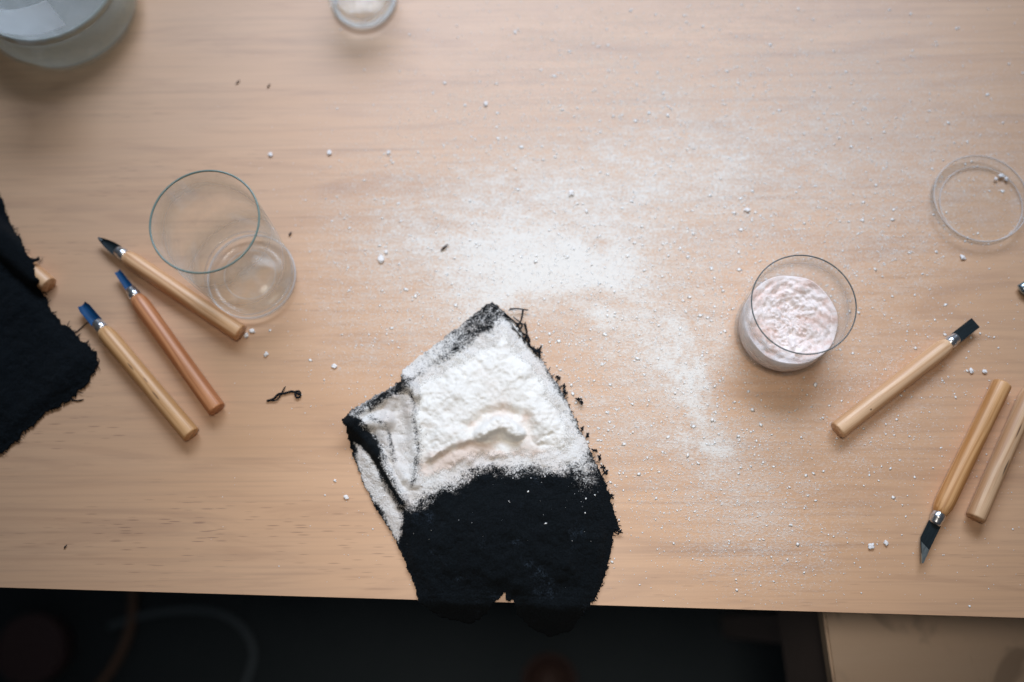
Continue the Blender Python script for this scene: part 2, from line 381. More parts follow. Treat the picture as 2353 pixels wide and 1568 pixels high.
def box(name, x0, x1, y0, y1, z0, z1, mat, parent, bev=.002):
    bm = bmesh.new(); bmesh.ops.create_cube(bm, size=1)
    for v in bm.verts: v.co = ((x0+x1)/2+v.co.x*(x1-x0), (y0+y1)/2+v.co.y*(y1-y0), (z0+z1)/2+v.co.z*(z1-z0))
    bmesh.ops.bevel(bm, geom=bm.edges[:], offset=bev, segments=2, affect='EDGES')
    return bm_obj(name, bm, mat, parent, False)
bt = ZB-FZ
box('seat', 0, .60, -.42, .0, bt-.018, bt, M_BENCH, bench)
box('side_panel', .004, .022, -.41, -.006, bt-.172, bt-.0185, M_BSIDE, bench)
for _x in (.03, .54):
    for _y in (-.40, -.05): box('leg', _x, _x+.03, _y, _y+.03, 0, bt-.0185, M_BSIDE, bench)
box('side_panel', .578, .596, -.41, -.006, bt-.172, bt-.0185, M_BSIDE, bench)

# ------------------------------------------------------------------ cloths
CL = [(1130,693),(1146,702),(1160,716),(1182,742),(1200,768),(1222,800),(1242,824),(1262,852),(1280,880),(1302,918),(1318,952),(1334,988),(1350,1022),(1364,1052),(1380,1084),(1392,1108),(1403,1145),(1412,1178),(1424,1214),(1410,1228),(1404,1262),(1396,1310),(1380,1352),(1368,1378),(1340,1412),(1310,1450),(1262,1462),(1215,1440),(1190,1412),(1186,1396),(1178,1376),(1168,1384),(1158,1362),(1148,1376),(1130,1392),(1122,1410),(1080,1432),(1020,1420),(985,1398),(962,1386),(955,1350),(940,1318),(922,1272),(900,1228),(872,1182),(845,1132),(830,1100),(812,1054),(800,1006),(796,985),(785,966),(800,950),(830,930),(870,906),(905,890),(922,876),(924,852),(948,832),(990,800),(1038,762),(1085,726)]
def pouch_height(u, v, thick=True):
    e = sdf(u, v, CL)
    h = .0010+.0030*smooth(0, 40, e)
    h = h+.010*np.exp(-(((u-1165)/170)**2+((v-1235)/130)**2)**1.4)+.0045*np.exp(-(((u-1290)/70)**2+((v-1150)/150)**2))
    # folds: the pinched corner on the left and the flap running down from it
    d1, t1 = seg_d(u, v, (792, 966), (930, 885)); h = h+.0085*np.exp(-(d1/13)**2)*(1-.3*t1)
    d2, t2 = seg_d(u, v, (798, 975), (890, 968)); h = h+.009*np.exp(-(d2/16)**2)*(1-.6*t2)
    dl = line_d(u, v, [(800, 985), (842, 1008), (872, 1050), (896, 1100), (924, 1152)]); h = h+.0060*np.exp(-(dl/13)**2)
    dv = line_d(u, v, [(822, 1006), (850, 1042), (878, 1090), (905, 1150), (922, 1190)]); h = h-.0015*np.exp(-(dv/11)**2)
    d3, t3 = seg_d(u, v, (926, 868), (955, 905)); h = h+.007*np.exp(-(d3/12)**2)
    d4 = line_d(u, v, [(930, 900), (950, 960), (956, 1040), (950, 1110)]); h = h+.0045*np.exp(-(d4/14)**2)
    d5 = line_d(u, v, [(905, 915), (880, 990), (900, 1050), (930, 1100)]); h = h+.0035*np.exp(-(d5/12)**2)-.002*np.exp(-(((u-870)/28)**2+((v-935)/14)**2))
    h = h+.0060*(fbm(u/50, v/50, 5)-.5)*smooth(0, 30, e)+.0012*(fbm(u/11, v/11, 9)-.5)
    return np.maximum(h, .0007)
POW = [(1150,728),(1180,748),(1208,788),(1242,832),(1272,870),(1300,922),(1326,968),(1346,1012),(1325,1045),(1290,1074),(1240,1068),(1180,1072),(1120,1068),(1085,1080),(1045,1105),(1005,1122),(968,1140),(940,1158),(915,1140),(895,1085),(880,1040),(868,1005),(850,990),(835,975),(850,945),(890,912),(925,900),(940,872),(975,845),(1030,812),(1090,778),(1125,762)]
LOW = [(812,1018),(832,1030),(862,1066),(888,1110),(912,1150),(926,1180),(924,1215),(914,1248),(894,1214),(868,1165),(842,1118),(824,1070)]
HEAP = [(1155,742),(1196,790),(1236,842),(1268,888),(1302,950),(1326,1005),(1300,1042),(1240,1050),(1180,1055),(1110,1052),(1060,1072),(1010,1098),(972,1108),(956,1060),(952,1000),(945,940),(950,890),(1000,850),(1070,812),(1125,790)]
TRI = [(815,960),(850,927),(895,906),(925,899),(950,930),(958,1000),(945,1060),(915,1110),(885,1060),(872,1015),(850,985)]
def pouch_dust(u, v):
    wu = u+14*(fbm(u/30, v/30, 31)-.5)*2; wv = v+14*(fbm(u/30, v/30, 37)-.5)*2
    a = .95*smooth(-22-20*smooth(980, 1080, v), 26, sdf(wu, wv, POW)); b = .9*smooth(-9, 12, sdf(wu, wv, LOW)); d = np.maximum(a, b)
    band = line_d(u, v, [(938, 853), (1010, 802), (1140, 716)])
    d = np.maximum(d, (.50*smooth(1110, 960, u)+.30)*np.exp(-(band/24)**4)); d = np.maximum(d, .80*smooth(-4, 9, sdf(u+5*(fbm(u/12, v/12, 33)-.5), v, TRI)))
    d = np.maximum(d, .45*np.exp(-(line_d(u, v, [(905, 888), (850, 920), (810, 955)])/9)**2))
    dd = line_d(u, v, [(862, 1050), (880, 1082), (900, 1116), (922, 1154)]); d = d*(1-.95*np.exp(-(dd/4.5)**2)); d = d*(1-.97*smooth(-5, 5, sdf(u, v, [(784,968),(815,985),(850,1000),(868,1030),(872,1062),(850,1040),(825,1012),(800,1008)])))  # dust left off along the flap, drawing its dark shadow line into the mask
    d = d*(1-.9*np.exp(-(((u-800)/16)**2+((v-975)/12)**2)))
    d = d*(1-.55*np.exp(-(line_d(u, v, [(946, 900), (952, 960), (962, 1040), (948, 1115)])/6)**2))
    d = d*(1-.6*np.exp(-(line_d(u, v, [(925, 893), (880, 915), (850, 938)])/6)**2))*(1-.5*np.exp(-(line_d(u, v, [(850, 960), (885, 975), (893, 1000), (905, 1060)])/6)**2))
    d = d+.40*np.exp(-(((u-1345)/32)**2+((v-1065)/70)**2))*(.5+fbm(u/25, v/25, 53))
    d = d+.10*fbm(u/14, v/14, 51)*smooth(1330, 1080, v)
    return d
def cloth(name, poly, hfun, dfun, mat, step=2.2, warp=5., thick=.0011, hang=0.):
    us = [p[0] for p in poly]; vs = [p[1] for p in poly]
    gu, gv = np.meshgrid(np.arange(min(us)-8, max(us)+8, step), np.arange(min(vs)-8, max(vs)+8, step))
    # frayed outline: push the lookup about with noise
    pu = gu+warp*(fbm(gu/9, gv/9, 3)-.5)*2; pv = gv+warp*(fbm(gu/9, gv/9, 4)-.5)*2
    ins = sdf(pu, pv, poly) > 0
    s = edge_s(P(gu, gv, 0)); z = hfun(gu, gv)
    over = np.maximum(-s, 0)
    z = z-np.where(over > 0, over*hang*(1-np.exp(-over/.006)), 0)
    z = np.where(s < .004, z+0.0004, z)
    pos = P(gu, gv, z)
    keep = ins[:-1, :-1] & ins[1:, :-1] & ins[:-1, 1:] & ins[1:, 1:]
    idx = np.arange(gu.size).reshape(gu.shape)
    F = np.stack([idx[1:, :-1], idx[1:, 1:], idx[:-1, 1:], idx[:-1, :-1]], -1)[keep]
    used = np.unique(F); re = np.full(gu.size, -1); re[used] = np.arange(len(used))
    at = {'dust': dfun(gu, gv).ravel()[used]} if dfun else None
    o = mesh_obj(name, pos.reshape(-1, 3)[used], re[F], mat, None, True, at)
    m = o.modifiers.new('thickness', 'SOLIDIFY'); m.thickness = thick; m.offset = -1 if False else 1
    return o
pouch = empty('cloth_pouch', tuple(P(1140, 1080, 0))); tag(pouch, 'black cloth pouch with frayed edges and a pinched corner, heaped with white powder', 'cloth')
def adopt(o, p):
    o.parent = p; o.matrix_parent_inverse = Matrix.Translation(-Vector(p.location)); return o
pc = cloth('fabric', CL, pouch_height, pouch_dust, M_CLOTH, hang=1.1); adopt(pc, pouch)

# powder heaped on the pouch
def build_heap():
    gu, gv = np.meshgrid(np.arange(925, 1345, 2.2), np.arange(735, 1125, 2.2))
    wu = gu+16*(fbm(gu/24, gv/24, 61)-.5)*2+5*(fbm(gu/6, gv/6, 63)-.5)*2; wv = gv+16*(fbm(gu/24, gv/24, 67)-.5)*2+5*(fbm(gu/6, gv/6, 69)-.5)*2
    s = sdf(wu, wv, HEAP)
    h = .0045*smooth(0, 70, s)+.0008*smooth(0, 8, s)
    # finger swipes: hollows with a raised lip
    def arc(pts, w, a): return a*np.exp(-(line_d(gu+6*(fbm(gu/20, gv/20, 71)-.5), gv+8*(fbm(gu/20, gv/20, 72)-.5), pts)/w)**2)
    h = h-arc([(1085, 985), (1110, 955), (1160, 945), (1205, 962), (1220, 1000), (1205, 1030)], 17, .0042)
    h = h-arc([(980, 1075), (1040, 1035), (1100, 1015), (1150, 1020), (1215, 1030), (1270, 1040)], 15, .0036)
    h = h+arc([(990, 1050), (1050, 1020), (1110, 1005)], 9, .0022)+arc([(1040, 1085), (1080, 1062), (1130, 1050), (1180, 1052)], 9, .0024)
    h = h+arc([(1225, 930), (1240, 980), (1235, 1010)], 12, .0018)
    cl = np.exp(-(line_d(gu, gv, [(1105, 998), (1125, 985), (1145, 972), (1165, 978), (1190, 998)])/16)**4)
    h = h+.0052*cl*(.65+.7*fbm(gu/13, gv/13, 77))
    h = h+(.0012*(fbm(gu/30, gv/26, 81)-.5)+.0008*(fbm(gu/7, gv/7, 85)-.5))*smooth(0, 20, s)
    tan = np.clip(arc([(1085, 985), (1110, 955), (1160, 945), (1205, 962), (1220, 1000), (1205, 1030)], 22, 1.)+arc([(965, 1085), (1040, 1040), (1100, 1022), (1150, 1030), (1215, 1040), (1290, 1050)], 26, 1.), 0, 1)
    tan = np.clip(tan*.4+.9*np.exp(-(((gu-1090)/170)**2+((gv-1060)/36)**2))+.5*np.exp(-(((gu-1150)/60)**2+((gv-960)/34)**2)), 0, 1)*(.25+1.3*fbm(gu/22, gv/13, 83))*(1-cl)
    z = pouch_height(gu, gv)+.0009+np.maximum(h, 0.0006)
    pos = P(gu, gv, z); ins = s > 0; keep = ins[:-1, :-1] & ins[1:, :-1] & ins[:-1, 1:] & ins[1:, 1:]
    idx = np.arange(gu.size).reshape(gu.shape)
    F = np.stack([idx[1:, :-1], idx[1:, 1:], idx[:-1, 1:], idx[:-1, :-1]], -1)[keep]
    used = np.unique(F); re = np.full(gu.size, -1); re[used] = np.arange(len(used))
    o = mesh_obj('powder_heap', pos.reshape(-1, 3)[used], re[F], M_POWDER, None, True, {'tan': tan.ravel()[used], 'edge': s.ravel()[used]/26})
    tag(o, 'heap of white powder with finger swipes lying on the black cloth pouch', 'powder')
build_heap()

# left black cloth with a ragged edge, over a carving tool
LC = [(-260,400),(-40,448),(0,452),(8,468),(14,492),(30,520),(44,548),(60,575),(66,592),(84,594),(92,600),(80,606),(86,640),(100,672),(114,702),(122,722),(142,742),(158,748),(168,764),(184,778),(206,792),(222,808),(230,832),(222,856),(204,872),(196,890),(170,912),(140,934),(105,952),(70,985),(40,1012),(10,1040),(-30,1065),(-260,1180)]
def lc_height(u, v):
    e = sdf(u, v, LC); h = .0012+.004*smooth(0, 45, e)+.006*(fbm(u/70, v/70, 91)-.4)*smooth(0, 60, e)+.0015*(fbm(u/12, v/12, 93)-.5)
    d, _ = seg_d(u, v, (-200, 380), (84, 626)); h = np.maximum(h, .0138*np.exp(-(d/34)**4)+.0008)
    return np.maximum(h, .0007)
ragged = empty('ragged_cloth', tuple(P(20, 800, 0))); tag(ragged, 'plain black cloth with a ragged frayed edge at the left side of the table', 'cloth')
adopt(cloth('fabric', LC, lc_height, None, M_CLOTH2, warp=9.), ragged)

# threads fraying out of both cloths
def frays(poly, rng, per, lmin, lmax, hf, cen, seg=(0, 1e9), rr=.00022):
    R = random.Random(rng); out = []; acc = 0
    for k, (a, b) in enumerate(zip(poly, poly[1:]+[poly[0]])):
        if not (seg[0] <= k < seg[1]): continue
        L = math.hypot(b[0]-a[0], b[1]-a[1])
        for i in range(max(1, int(L/per))):
            t = R.random(); u, v = a[0]+(b[0]-a[0])*t, a[1]+(b[1]-a[1])*t
            nx_, ny_ = (b[1]-a[1])/L, -(b[0]-a[0])/L
            if (u-cen[0])*nx_+(v-cen[1])*ny_ < 0: nx_, ny_ = -nx_, -ny_
            ln = R.uniform(lmin, lmax); an = math.atan2(ny_, nx_)+R.uniform(-1.1, 1.1); pts = []; cu, cv = u-4*nx_, v-4*ny_
            z = .0016
            for q in range(6):
                pts.append(tuple(P(cu, cv, max(z, .0004)))); an += R.uniform(-.5, .5); cu += math.cos(an)*ln/5; cv += math.sin(an)*ln/5; z += R.uniform(-.0006, .0005)
            out.append((pts, [rr, rr, rr*.9, rr*.8, rr*.7, rr*.4]))
    return join_tubes(out, 5)
V, F = frays(CL, 5, 6, 5, 13, None, (1130, 1060), (3, 24), .00034); adopt(tag(mesh_obj('frayed_threads', V, F, M_THREAD, None, True), None, None, None, 'stuff'), pouch)
V, F = frays(LC, 8, 9, 5, 16, None, (0, 780), (2, 32), .0003); adopt(tag(mesh_obj('frayed_threads', V, F, M_THREAD, None, True), None, None, None, 'stuff'), ragged)
def thread(ctrl, r, parent=None, name='thread', label=None, z=.0008, cat='thread'):
    c = [tuple(P(p[0], p[1], p[2] if len(p) > 2 else z)) for p in ctrl]; sp = spline(c, 6); V, F = tube(sp, [r*(1 if 0 < i < len(sp)-2 else .5) for i in range(len(sp))], 7)
    o = mesh_obj(name, V, F, M_THREAD, None, True)
    if parent: adopt(o, parent)
    if label: tag(o, label, cat)
    return o
thread([(158, 752), (172, 764), (184, 756), (198, 744), (205, 740)], .0004, ragged)
thread([(160, 908, .002), (166, 918), (178, 921), (193, 918)], .0005, ragged)
thread([(70, 600), (80, 598), (90, 594)], .0008, ragged)
thread([(2, 456), (6, 470), (8, 480)], .0012, ragged)
# tangle of loose threads at the top right corner of the pouch
R = random.Random(21); lst = []
base = [((1170,712),(1190,711),(1212,712)), ((1160,722),(1186,745),(1200,765)), ((1203,712),(1196,735),(1186,752)), ((1180,730),(1200,745),(1190,762)), ((1176,752),(1196,770),(1208,790)), ((1206,746),(1210,768),(1214,786)), ((1200,765),(1214,778),(1216,788)), ((1186,742),(1204,744),(1210,748)), ((1165,735),(1180,748),(1195,775)), ((1210,790),(1224,802),(1240,812)), ((1222,798),(1236,808),(1243,796)), ((1230,812),(1240,818),(1236,800)), ((1205,742),(1208,752),(1212,764))]
for b in base:
    for _ in range(2):
        c = [tuple(P(x+R.uniform(-2, 2), y+R.uniform(-2, 2), R.uniform(.001, .0045))) for x, y in b]; sp = spline(c, 5); lst.append((sp, R.choice([.00025, .00035, .0005])))
for (u, v) in [(1208, 775), (1215, 790), (1232, 808), (1240, 806), (1283, 868), (1296, 888), (1298, 902), (1330, 918), (1336, 925), (1338, 985), (1350, 1000), (1366, 1035), (1378, 1052), (1386, 1075), (1392, 1085), (1418, 1215), (1424, 1222), (1404, 1140)]:
    for _ in range(5):
        a = R.uniform(0, 6.28); l = R.uniform(4, 11); c = [tuple(P(u+math.cos(a)*l*q+R.uniform(-1.5, 1.5), v+math.sin(a)*l*q+R.uniform(-1.5, 1.5), R.uniform(.001, .004))) for q in (-.7, 0, .7)]; lst.append((spline(c, 4), .00045))
V, F = join_tubes(lst, 6); adopt(tag(mesh_obj('thread_tangle', V, F, M_THREAD, None, True), None, None, None, 'stuff'), pouch)
# the loose knotted scrap on the table
kn = empty('thread_scrap', tuple(P(650, 908, 0))); tag(kn, 'small knotted scrap of black thread lying alone on the bare wood', 'thread')
thread([(612, 922), (628, 917), (640, 906), (655, 904), (668, 900), (680, 902), (688, 908)], .0008, kn, 'strand', z=.0012)
thread([(616, 920), (634, 920), (645, 908), (650, 898), (656, 888)], .0005, kn, 'strand', z=.0014)
thread([(678, 900), (688, 900), (690, 910), (682, 914), (678, 905), (686, 903)], .00075, kn, 'knot', z=.0016)
# splinters
def splinter(a, b, r, label):
    pa, pb = P(*a, r), P(*b, r*1.6); v, f = tube([tuple(pa), tuple(pa*.6+pb*.4+np.array([0, 0, r*.5])), tuple(pb)], [r*.5, r, r*.35], 6)
    o = mesh_obj('wood_splinter', v, f, M_SPL, None, False); tag(o, label, 'splinter', 'dark splinters on the tabletop')
M_SPL = NT('dark_splinter').set(Base_Color=(.045, .03, .025), Roughness=.8)
splinter((1013, 576), (1030, 561), .0009, 'dark splinter lying among the powder above the pouch')
splinter((542, 194), (551, 184), .0006, 'dark splinter below the small glass bottle, the more left of two')
splinter((614, 202), (621, 193), .0006, 'dark splinter below the small glass bottle, the more right of two')
splinter((664, 542), (670, 533), .0008, 'reddish dark splinter just right of the tall clear jar')
splinter((147, 1260), (154, 1252), .0006, 'tiny dark splinter near the front edge at the lower left')

# ------------------------------------------------------------------ carving tools
HR = .0066
def handle_mesh(L, r=HR):
    prof = [(0, 0), (r*.90, 0), (r*.97, .0004), (r, .0014)]
    for k in range(1, 9): prof.append((r*(1-.03*math.sin(k/9*math.pi)), .0014+(L-.012)*k/9))
    prof += [(r*.99, L-.011), (r*.95, L-.007), (r*.86, L-.0035), (r*.72, L-.001), (r*.60, L), (0, L)]
    bm = lathe(prof, 40)
    bmesh.ops.transform(bm, matrix=Matrix.Rotation(math.pi/2, 4, 'Y'), verts=bm.verts)   # axis along +x
    return bm
def blade_bm(kind, L, w, th=.0011):
    """blade along +x from 0 to L"""
    bm = bmesh.new(); n = 14; rings = []
    for i in range(n+1):
        t = i/n; x = L*t; hw = w/2; shear = 0; y0 = 0; tt = th
        neck = min(1, .86+t*2.2); hw *= neck
        if kind == 'chisel': tt = th*(1 if t < .72 else 1-(t-.72)/.28*.82)
        if kind == 'gouge': tt = th*(1 if t < .8 else 1-(t-.8)/.2*.7); hw *= (1-.25*max(0, t-.8)/.2)
        if kind == 'narrow': tt = th; hw *= 1-.25*t; tt = th*(1 if t < .8 else 1-(t-.8)/.2*.7)
        if kind == 'point': hw *= 1-.85*t**2.2; tt = th*(1-.5*t)
        if kind == 'skew':
            tt = th*(1-.45*t); k = max(0, (t-.52)/.48); y0 = w*.46*k; hw *= (1-.95*k)
        curve = {'gouge': .0022, 'narrow': .0012, 'point': .0016}.get(kind, 0)
        ring = []; m = 6
        for s, zz in [(j/m*2-1, 1) for j in range(m+1)]+[(1-j/m*2, -1) for j in range(m+1)]:
            ring.append(bm.verts.new((x, y0+s*hw, zz*tt/2-curve*(1-(s*s))+curve*.5)))
        rings.append(ring)
    for a, b in zip(rings[:-1], rings[1:]):
        for k in range(len(a)): bm.faces.new((a[k], a[(k+1) % len(a)], b[(k+1) % len(b)], b[k]))
    bm.faces.new(rings[0]); bm.faces.new(rings[-1][::-1]); return bm
def tool(butt, tipdir, L, label, hm, bm_mat, kind='chisel', BL=.024, BW=.008, tip=None, rest=0., roll=0., blade=True, zoff=0.):
    a = P(*butt, HR+zoff); b = P(*tipdir, HR+zoff+rest); d = b-a; ang = math.atan2(d[1], d[0]); pit = -math.asin(rest/np.linalg.norm(d)) if rest else 0
    root = empty('carving_tool', (float(a[0]), float(a[1]), float(a[2])), (0, pit, ang)); tag(root, label, 'carving tool', 'wooden handled carving tools on the table')
    L = L or float(np.linalg.norm(d))
    bm_obj('handle', handle_mesh(L), hm, root)
    if blade:
        fb = lathe([(.0, L-.003), (.0044, L-.003), (.0044, L+.0012), (.0046, L+.0018), (.0046, L+.0034), (.0042, L+.0040), (.0041, L+.0068), (.0035, L+.0080), (0, L+.0080)], 28)
        bmesh.ops.transform(fb, matrix=Matrix.Rotation(math.pi/2, 4, 'Y'), verts=fb.verts); bm_obj('ferrule', fb, M_FERRULE, root)
        bb = blade_bm(kind, BL, BW); bmesh.ops.transform(bb, matrix=Matrix.Translation((L+.0055, 0, 0)) @ Matrix.Rotation(roll, 4, 'X'), verts=bb.verts)
        bl = bm_obj('blade', bb, bm_mat, root, False)
        if tip:
            x0, x1, w0, w1, yc, sl = tip   # ground edge: a slim wedge just proud of the blade
            bm = bmesh.new(); h = .00065
            q = [(x0, yc-w0/2), (x1, yc-w1/2+sl), (x1, yc+w1/2+sl), (x0, yc+w0/2)]
            vt = [bm.verts.new((L+.0055+x, y, h+.0002)) for x, y in q]+[bm.verts.new((L+.0055+x, y, -h-.0002)) for x, y in q]
            bm.faces.new(vt[:4]); bm.faces.new(vt[7:3:-1])
            for k in range(4): bm.faces.new((vt[k], vt[(k+1) % 4], vt[4+(k+1) % 4], vt[4+k]))
            e = bm_obj('ground_edge', bm, M_EDGE, root, False)
    return root
pale = ((.82, .49, .26), (.55, .265, .11)); red = ((.64, .275, .115), (.42, .145, .048)); honey = ((.76, .41, .17), (.50, .22, .065)); ash = ((.76, .485, .275), (.54, .29, .14))
H1 = mat_handle('pale_handle_wood', *pale); H2 = mat_handle('reddish_handle_wood', *red)
H3 = mat_handle('streaked_honey_handle_wood', (.74, .42, .19), (.54, .27, .10), [(.067, .0010, .0055, .0009), (.038, .0005, .006, .0008), (.052, -.001, .004, .0005)], (.20, .10, .05))
H5 = mat_handle('pale_knotted_handle_wood', (.82, .53, .31), (.64, .36, .18), [(.0265, -.0025, .0011, .0009)], (.10, .05, .03))
H6 = mat_handle('honey_handle_wood', *honey); H7 = mat_handle('dry_streaked_handle_wood', *ash, streaks=[(.040, -.003, .009, .0009), (.068, -.001, .009, .0008)], dark=(.10, .05, .03))
tool((553, 766), (287, 588), None, 'pale handled tool with a black pointed blade, touching the tall clear jar', H1, M_BLACK, 'point', .020, .0085, (.0165, .0205, .0022, .0012, 0, 0))
tool((499, 942), (312, 682), None, 'reddish handled gouge with a narrow blue blade, between two paler tools', H2, M_BLUE, 'narrow', .020, .0062)
tool((440, 1000), (236, 757), None, 'honey coloured streaky handled tool with a broad blue blade, nearest the ragged black cloth', H3, M_BLUE, 'gouge', .0205, .0085, None)
tool((113, 656), (-165, 410), None, 'pale wooden tool handle whose end pokes out from under the ragged black cloth', H1, M_BLACK, blade=False)
tool((1924, 990), (2180, 790), None, 'pale handled chisel with a flat square black blade, right of the salt tumbler', H5, M_BLACK, 'chisel', .0205, .0085)
tool((2303, 882), (2158, 1182), None, 'honey handled skew knife whose black blade ends in a bright ground edge', H6, M_BLACK, 'skew', .0300, .0085, None)
tool((2241, 1192), (2372, 893), None, 'dry pale handle with dark streaks, cut off by the right edge of the photo', H7, M_BLACK, 'chisel', .021, .0085)

# bright ground edge of the skew knife
sk = [o for o in C.objects if o.get('label', '').startswith('honey handled skew')][0]
skL = float(np.linalg.norm(P(2158, 1182, HR)-P(2303, 882, HR)))
bm = bmesh.new(); x0 = skL+.0055
pts = [(x0+.0175, -.0028), (x0+.0200, .0042), (x0+.0300, .0044), (x0+.0302, .0035)]
vt = [bm.verts.new((x, y, .0006)) for x, y in pts]+[bm.verts.new((x, y, -.0006)) for x, y in pts]
bm.faces.new(vt[:4]); bm.faces.new(vt[7:3:-1])
for k in range(4): bm.faces.new((vt[k], vt[(k+1) % 4], vt[4+(k+1) % 4], vt[4+k]))
bm_obj('ground_edge', bm, M_EDGE, sk, False)

# steel end of a spoon at the right edge
sp_a = P(2338, 656, .004); sp_b = P(2460, 690, .006); dd = sp_b-sp_a; sroot = empty('steel_spoon', tuple(sp_a), (0, 0, math.atan2(dd[1], dd[0])))
tag(sroot, 'rounded steel end of a tool entering at the right edge, below the glass dish', 'spoon')
bm = bmesh.new(); rings = []
for i in range(25):
    t = i/24; x = .09*t; w = .0066*min(1, math.sqrt(min(1, t*6)*(2-min(1, t*6)))+.03)*(1-.35*smooth(.4, .9, t)); h = .0030*(1-.4*t)*min(1, w/.004)
    rings.append([bm.verts.new((x, w*math.cos(a), h*math.sin(a))) for a in [2*math.pi*k/20 for k in range(20)]])
for a, b in zip(rings[:-1], rings[1:]):
    for k in range(20): bm.faces.new((a[k], a[(k+1) % 20], b[(k+1) % 20], b[k]))
bm.faces.new(rings[0]); bm.faces.new(rings[-1][::-1])
bm_obj('handle', bm, mat_steel('brushed_spoon_steel', (.42, .50, .54), .25, .95), sroot)
bb = lathe([(0, -.004), (.010, -.0035), (.016, -.001), (.0185, .003), (.0178, .003), (.015, 0), (.009, -.0025), (0, -.003)], 40)
bmesh.ops.transform(bb, matrix=Matrix.Translation((.106, 0, .0005)) @ Matrix.Diagonal((1.3, 1, 1, 1)), verts=bb.verts)
bm_obj('bowl', bb, bpy.data.materials['brushed_spoon_steel'], sroot)

# ------------------------------------------------------------------ glassware
def glass_profile(rb, rt, H, wall, floor, rc=.006, lip=.0012, push=0.):
    p = [(0, push+.0002)]
    if push: p += [(rb*.45, push*.8+.0002), (rb*.72, .0004)]
    p += [(rb-rc, .0002)]
    for k in range(1, 6):
        a = k/5*math.pi/2; p.append((rb-rc+rc*math.sin(a), .0002+rc-rc*math.cos(a)))
    for k in range(1, 5): t = k/5; p.append((rb+(rt-rb)*t, rc+(H-rc-.002)*t))
    p += [(rt, H-.002), (rt+.0001, H-.0008), (rt-wall*.35, H), (rt-wall*.75, H-.0001), (rt-wall, H-.001)]
    for k in range(4, 0, -1): t = k/5; p.append((rb+(rt-rb)*t-wall, max(rc+(H-rc-.002)*t, floor+rc)))
    ri = rb-wall; r2 = rc*.85
    for k in range(5, -1, -1):
        a = k/5*math.pi/2; p.append((ri-r2+r2*math.sin(a), floor+r2-r2*math.cos(a)))
    p.append((0, floor+push*.9)); return p
JB = P(582, 640, 0)
t = empty('glass_jar', tuple(JB)); tag(t, 'tall empty clear glass jar standing beside the left group of tools', 'jar')
def wall_prof(rb, rt, H, wall, z0): return [(rb, z0), (rb+(rt-rb)*.5, z0+(H-z0)*.5), (rt, H), (rt-wall, H), (rb+(rt-rb)*.5-wall, z0+(H-z0)*.5), (rb-wall, z0)]
def foot_prof(rb, floor, rc, wall, z1, push=0.):
    p = [(0, push+.0002)]+([(rb*.4, push*.85+.0002), (rb*.66, push*.3+.0002)] if push else [])+[(rb-rc, .0002)]
    for k in range(1, 7): a = k/6*math.pi/2; p.append((rb-rc+rc*math.sin(a), .0002+rc-rc*math.cos(a)))
    p += [(rb, z1), (rb-wall, z1)]; r2 = rc*.9
    for k in range(6, -1, -1): a = k/6*math.pi/2; p.append((rb-wall-r2+r2*math.sin(a), floor+r2-r2*math.cos(a)))
    p += ([(rb*.66, floor+push*.3), (rb*.4, floor+push*.85)] if push else [])+[(0, floor+push)]; return p
def ring_prof(r, z, w, h): return [(r+w*math.cos(2*math.pi*k/10), z+h*math.sin(2*math.pi*k/10)) for k in range(10)]
bm_obj('glass_wall', lathe(wall_prof(.0332, .0358, .1112, .0014, .0126), 128, True), M_GLASS, t)
bm_obj('base', lathe(foot_prof(.0332, .0035, .0085, .0014, .0125, .006), 128), M_BASE, t)
_be = NT('pale_glass_edge'); _be.set(Base_Color=(.85, .87, .88), Roughness=.3); _bt = _be.new('ShaderNodeBsdfTransparent'); _bm = _be.new('ShaderNodeMixShader'); _bm.inputs[0].default_value = .62
_be.l.new(_be.b.outputs[0], _bm.inputs[1]); _be.l.new(_bt.outputs[0], _bm.inputs[2]); _be.l.new(_bm.outputs[0], _be.out.inputs['Surface'])
bm_obj('base_highlight', lathe(ring_prof(.0326, .0046, .0006, .0016), 128, True), _be.m, t)  # pale ring painting the bright line where the base catches light
bm_obj('inner_base_ring', lathe(ring_prof(.0190, .0090, .0002, .0002), 96, True), _be.m, t)
bm_obj('rim', lathe(ring_prof(.0351, .1120, .00065, .0008), 128, True), M_RIM, t)
TB = P(1792, 764, 0)
t = empty('glass_tumbler', tuple(TB)); tag(t, 'clear glass tumbler half filled with pink salt, right of the spilled powder', 'tumbler')
bm_obj('glass_wall', lathe(wall_prof(.0338, .0348, .0673, .0013, .0086), 128, True), M_GLASS2, t)
bm_obj('base', lathe(foot_prof(.0338, .0050, .006, .0013, .0085), 128), M_BASE, t)
bm_obj('rim', lathe(ring_prof(.0342, .0680, .00045, .0006), 128, True), M_RIM2, t)
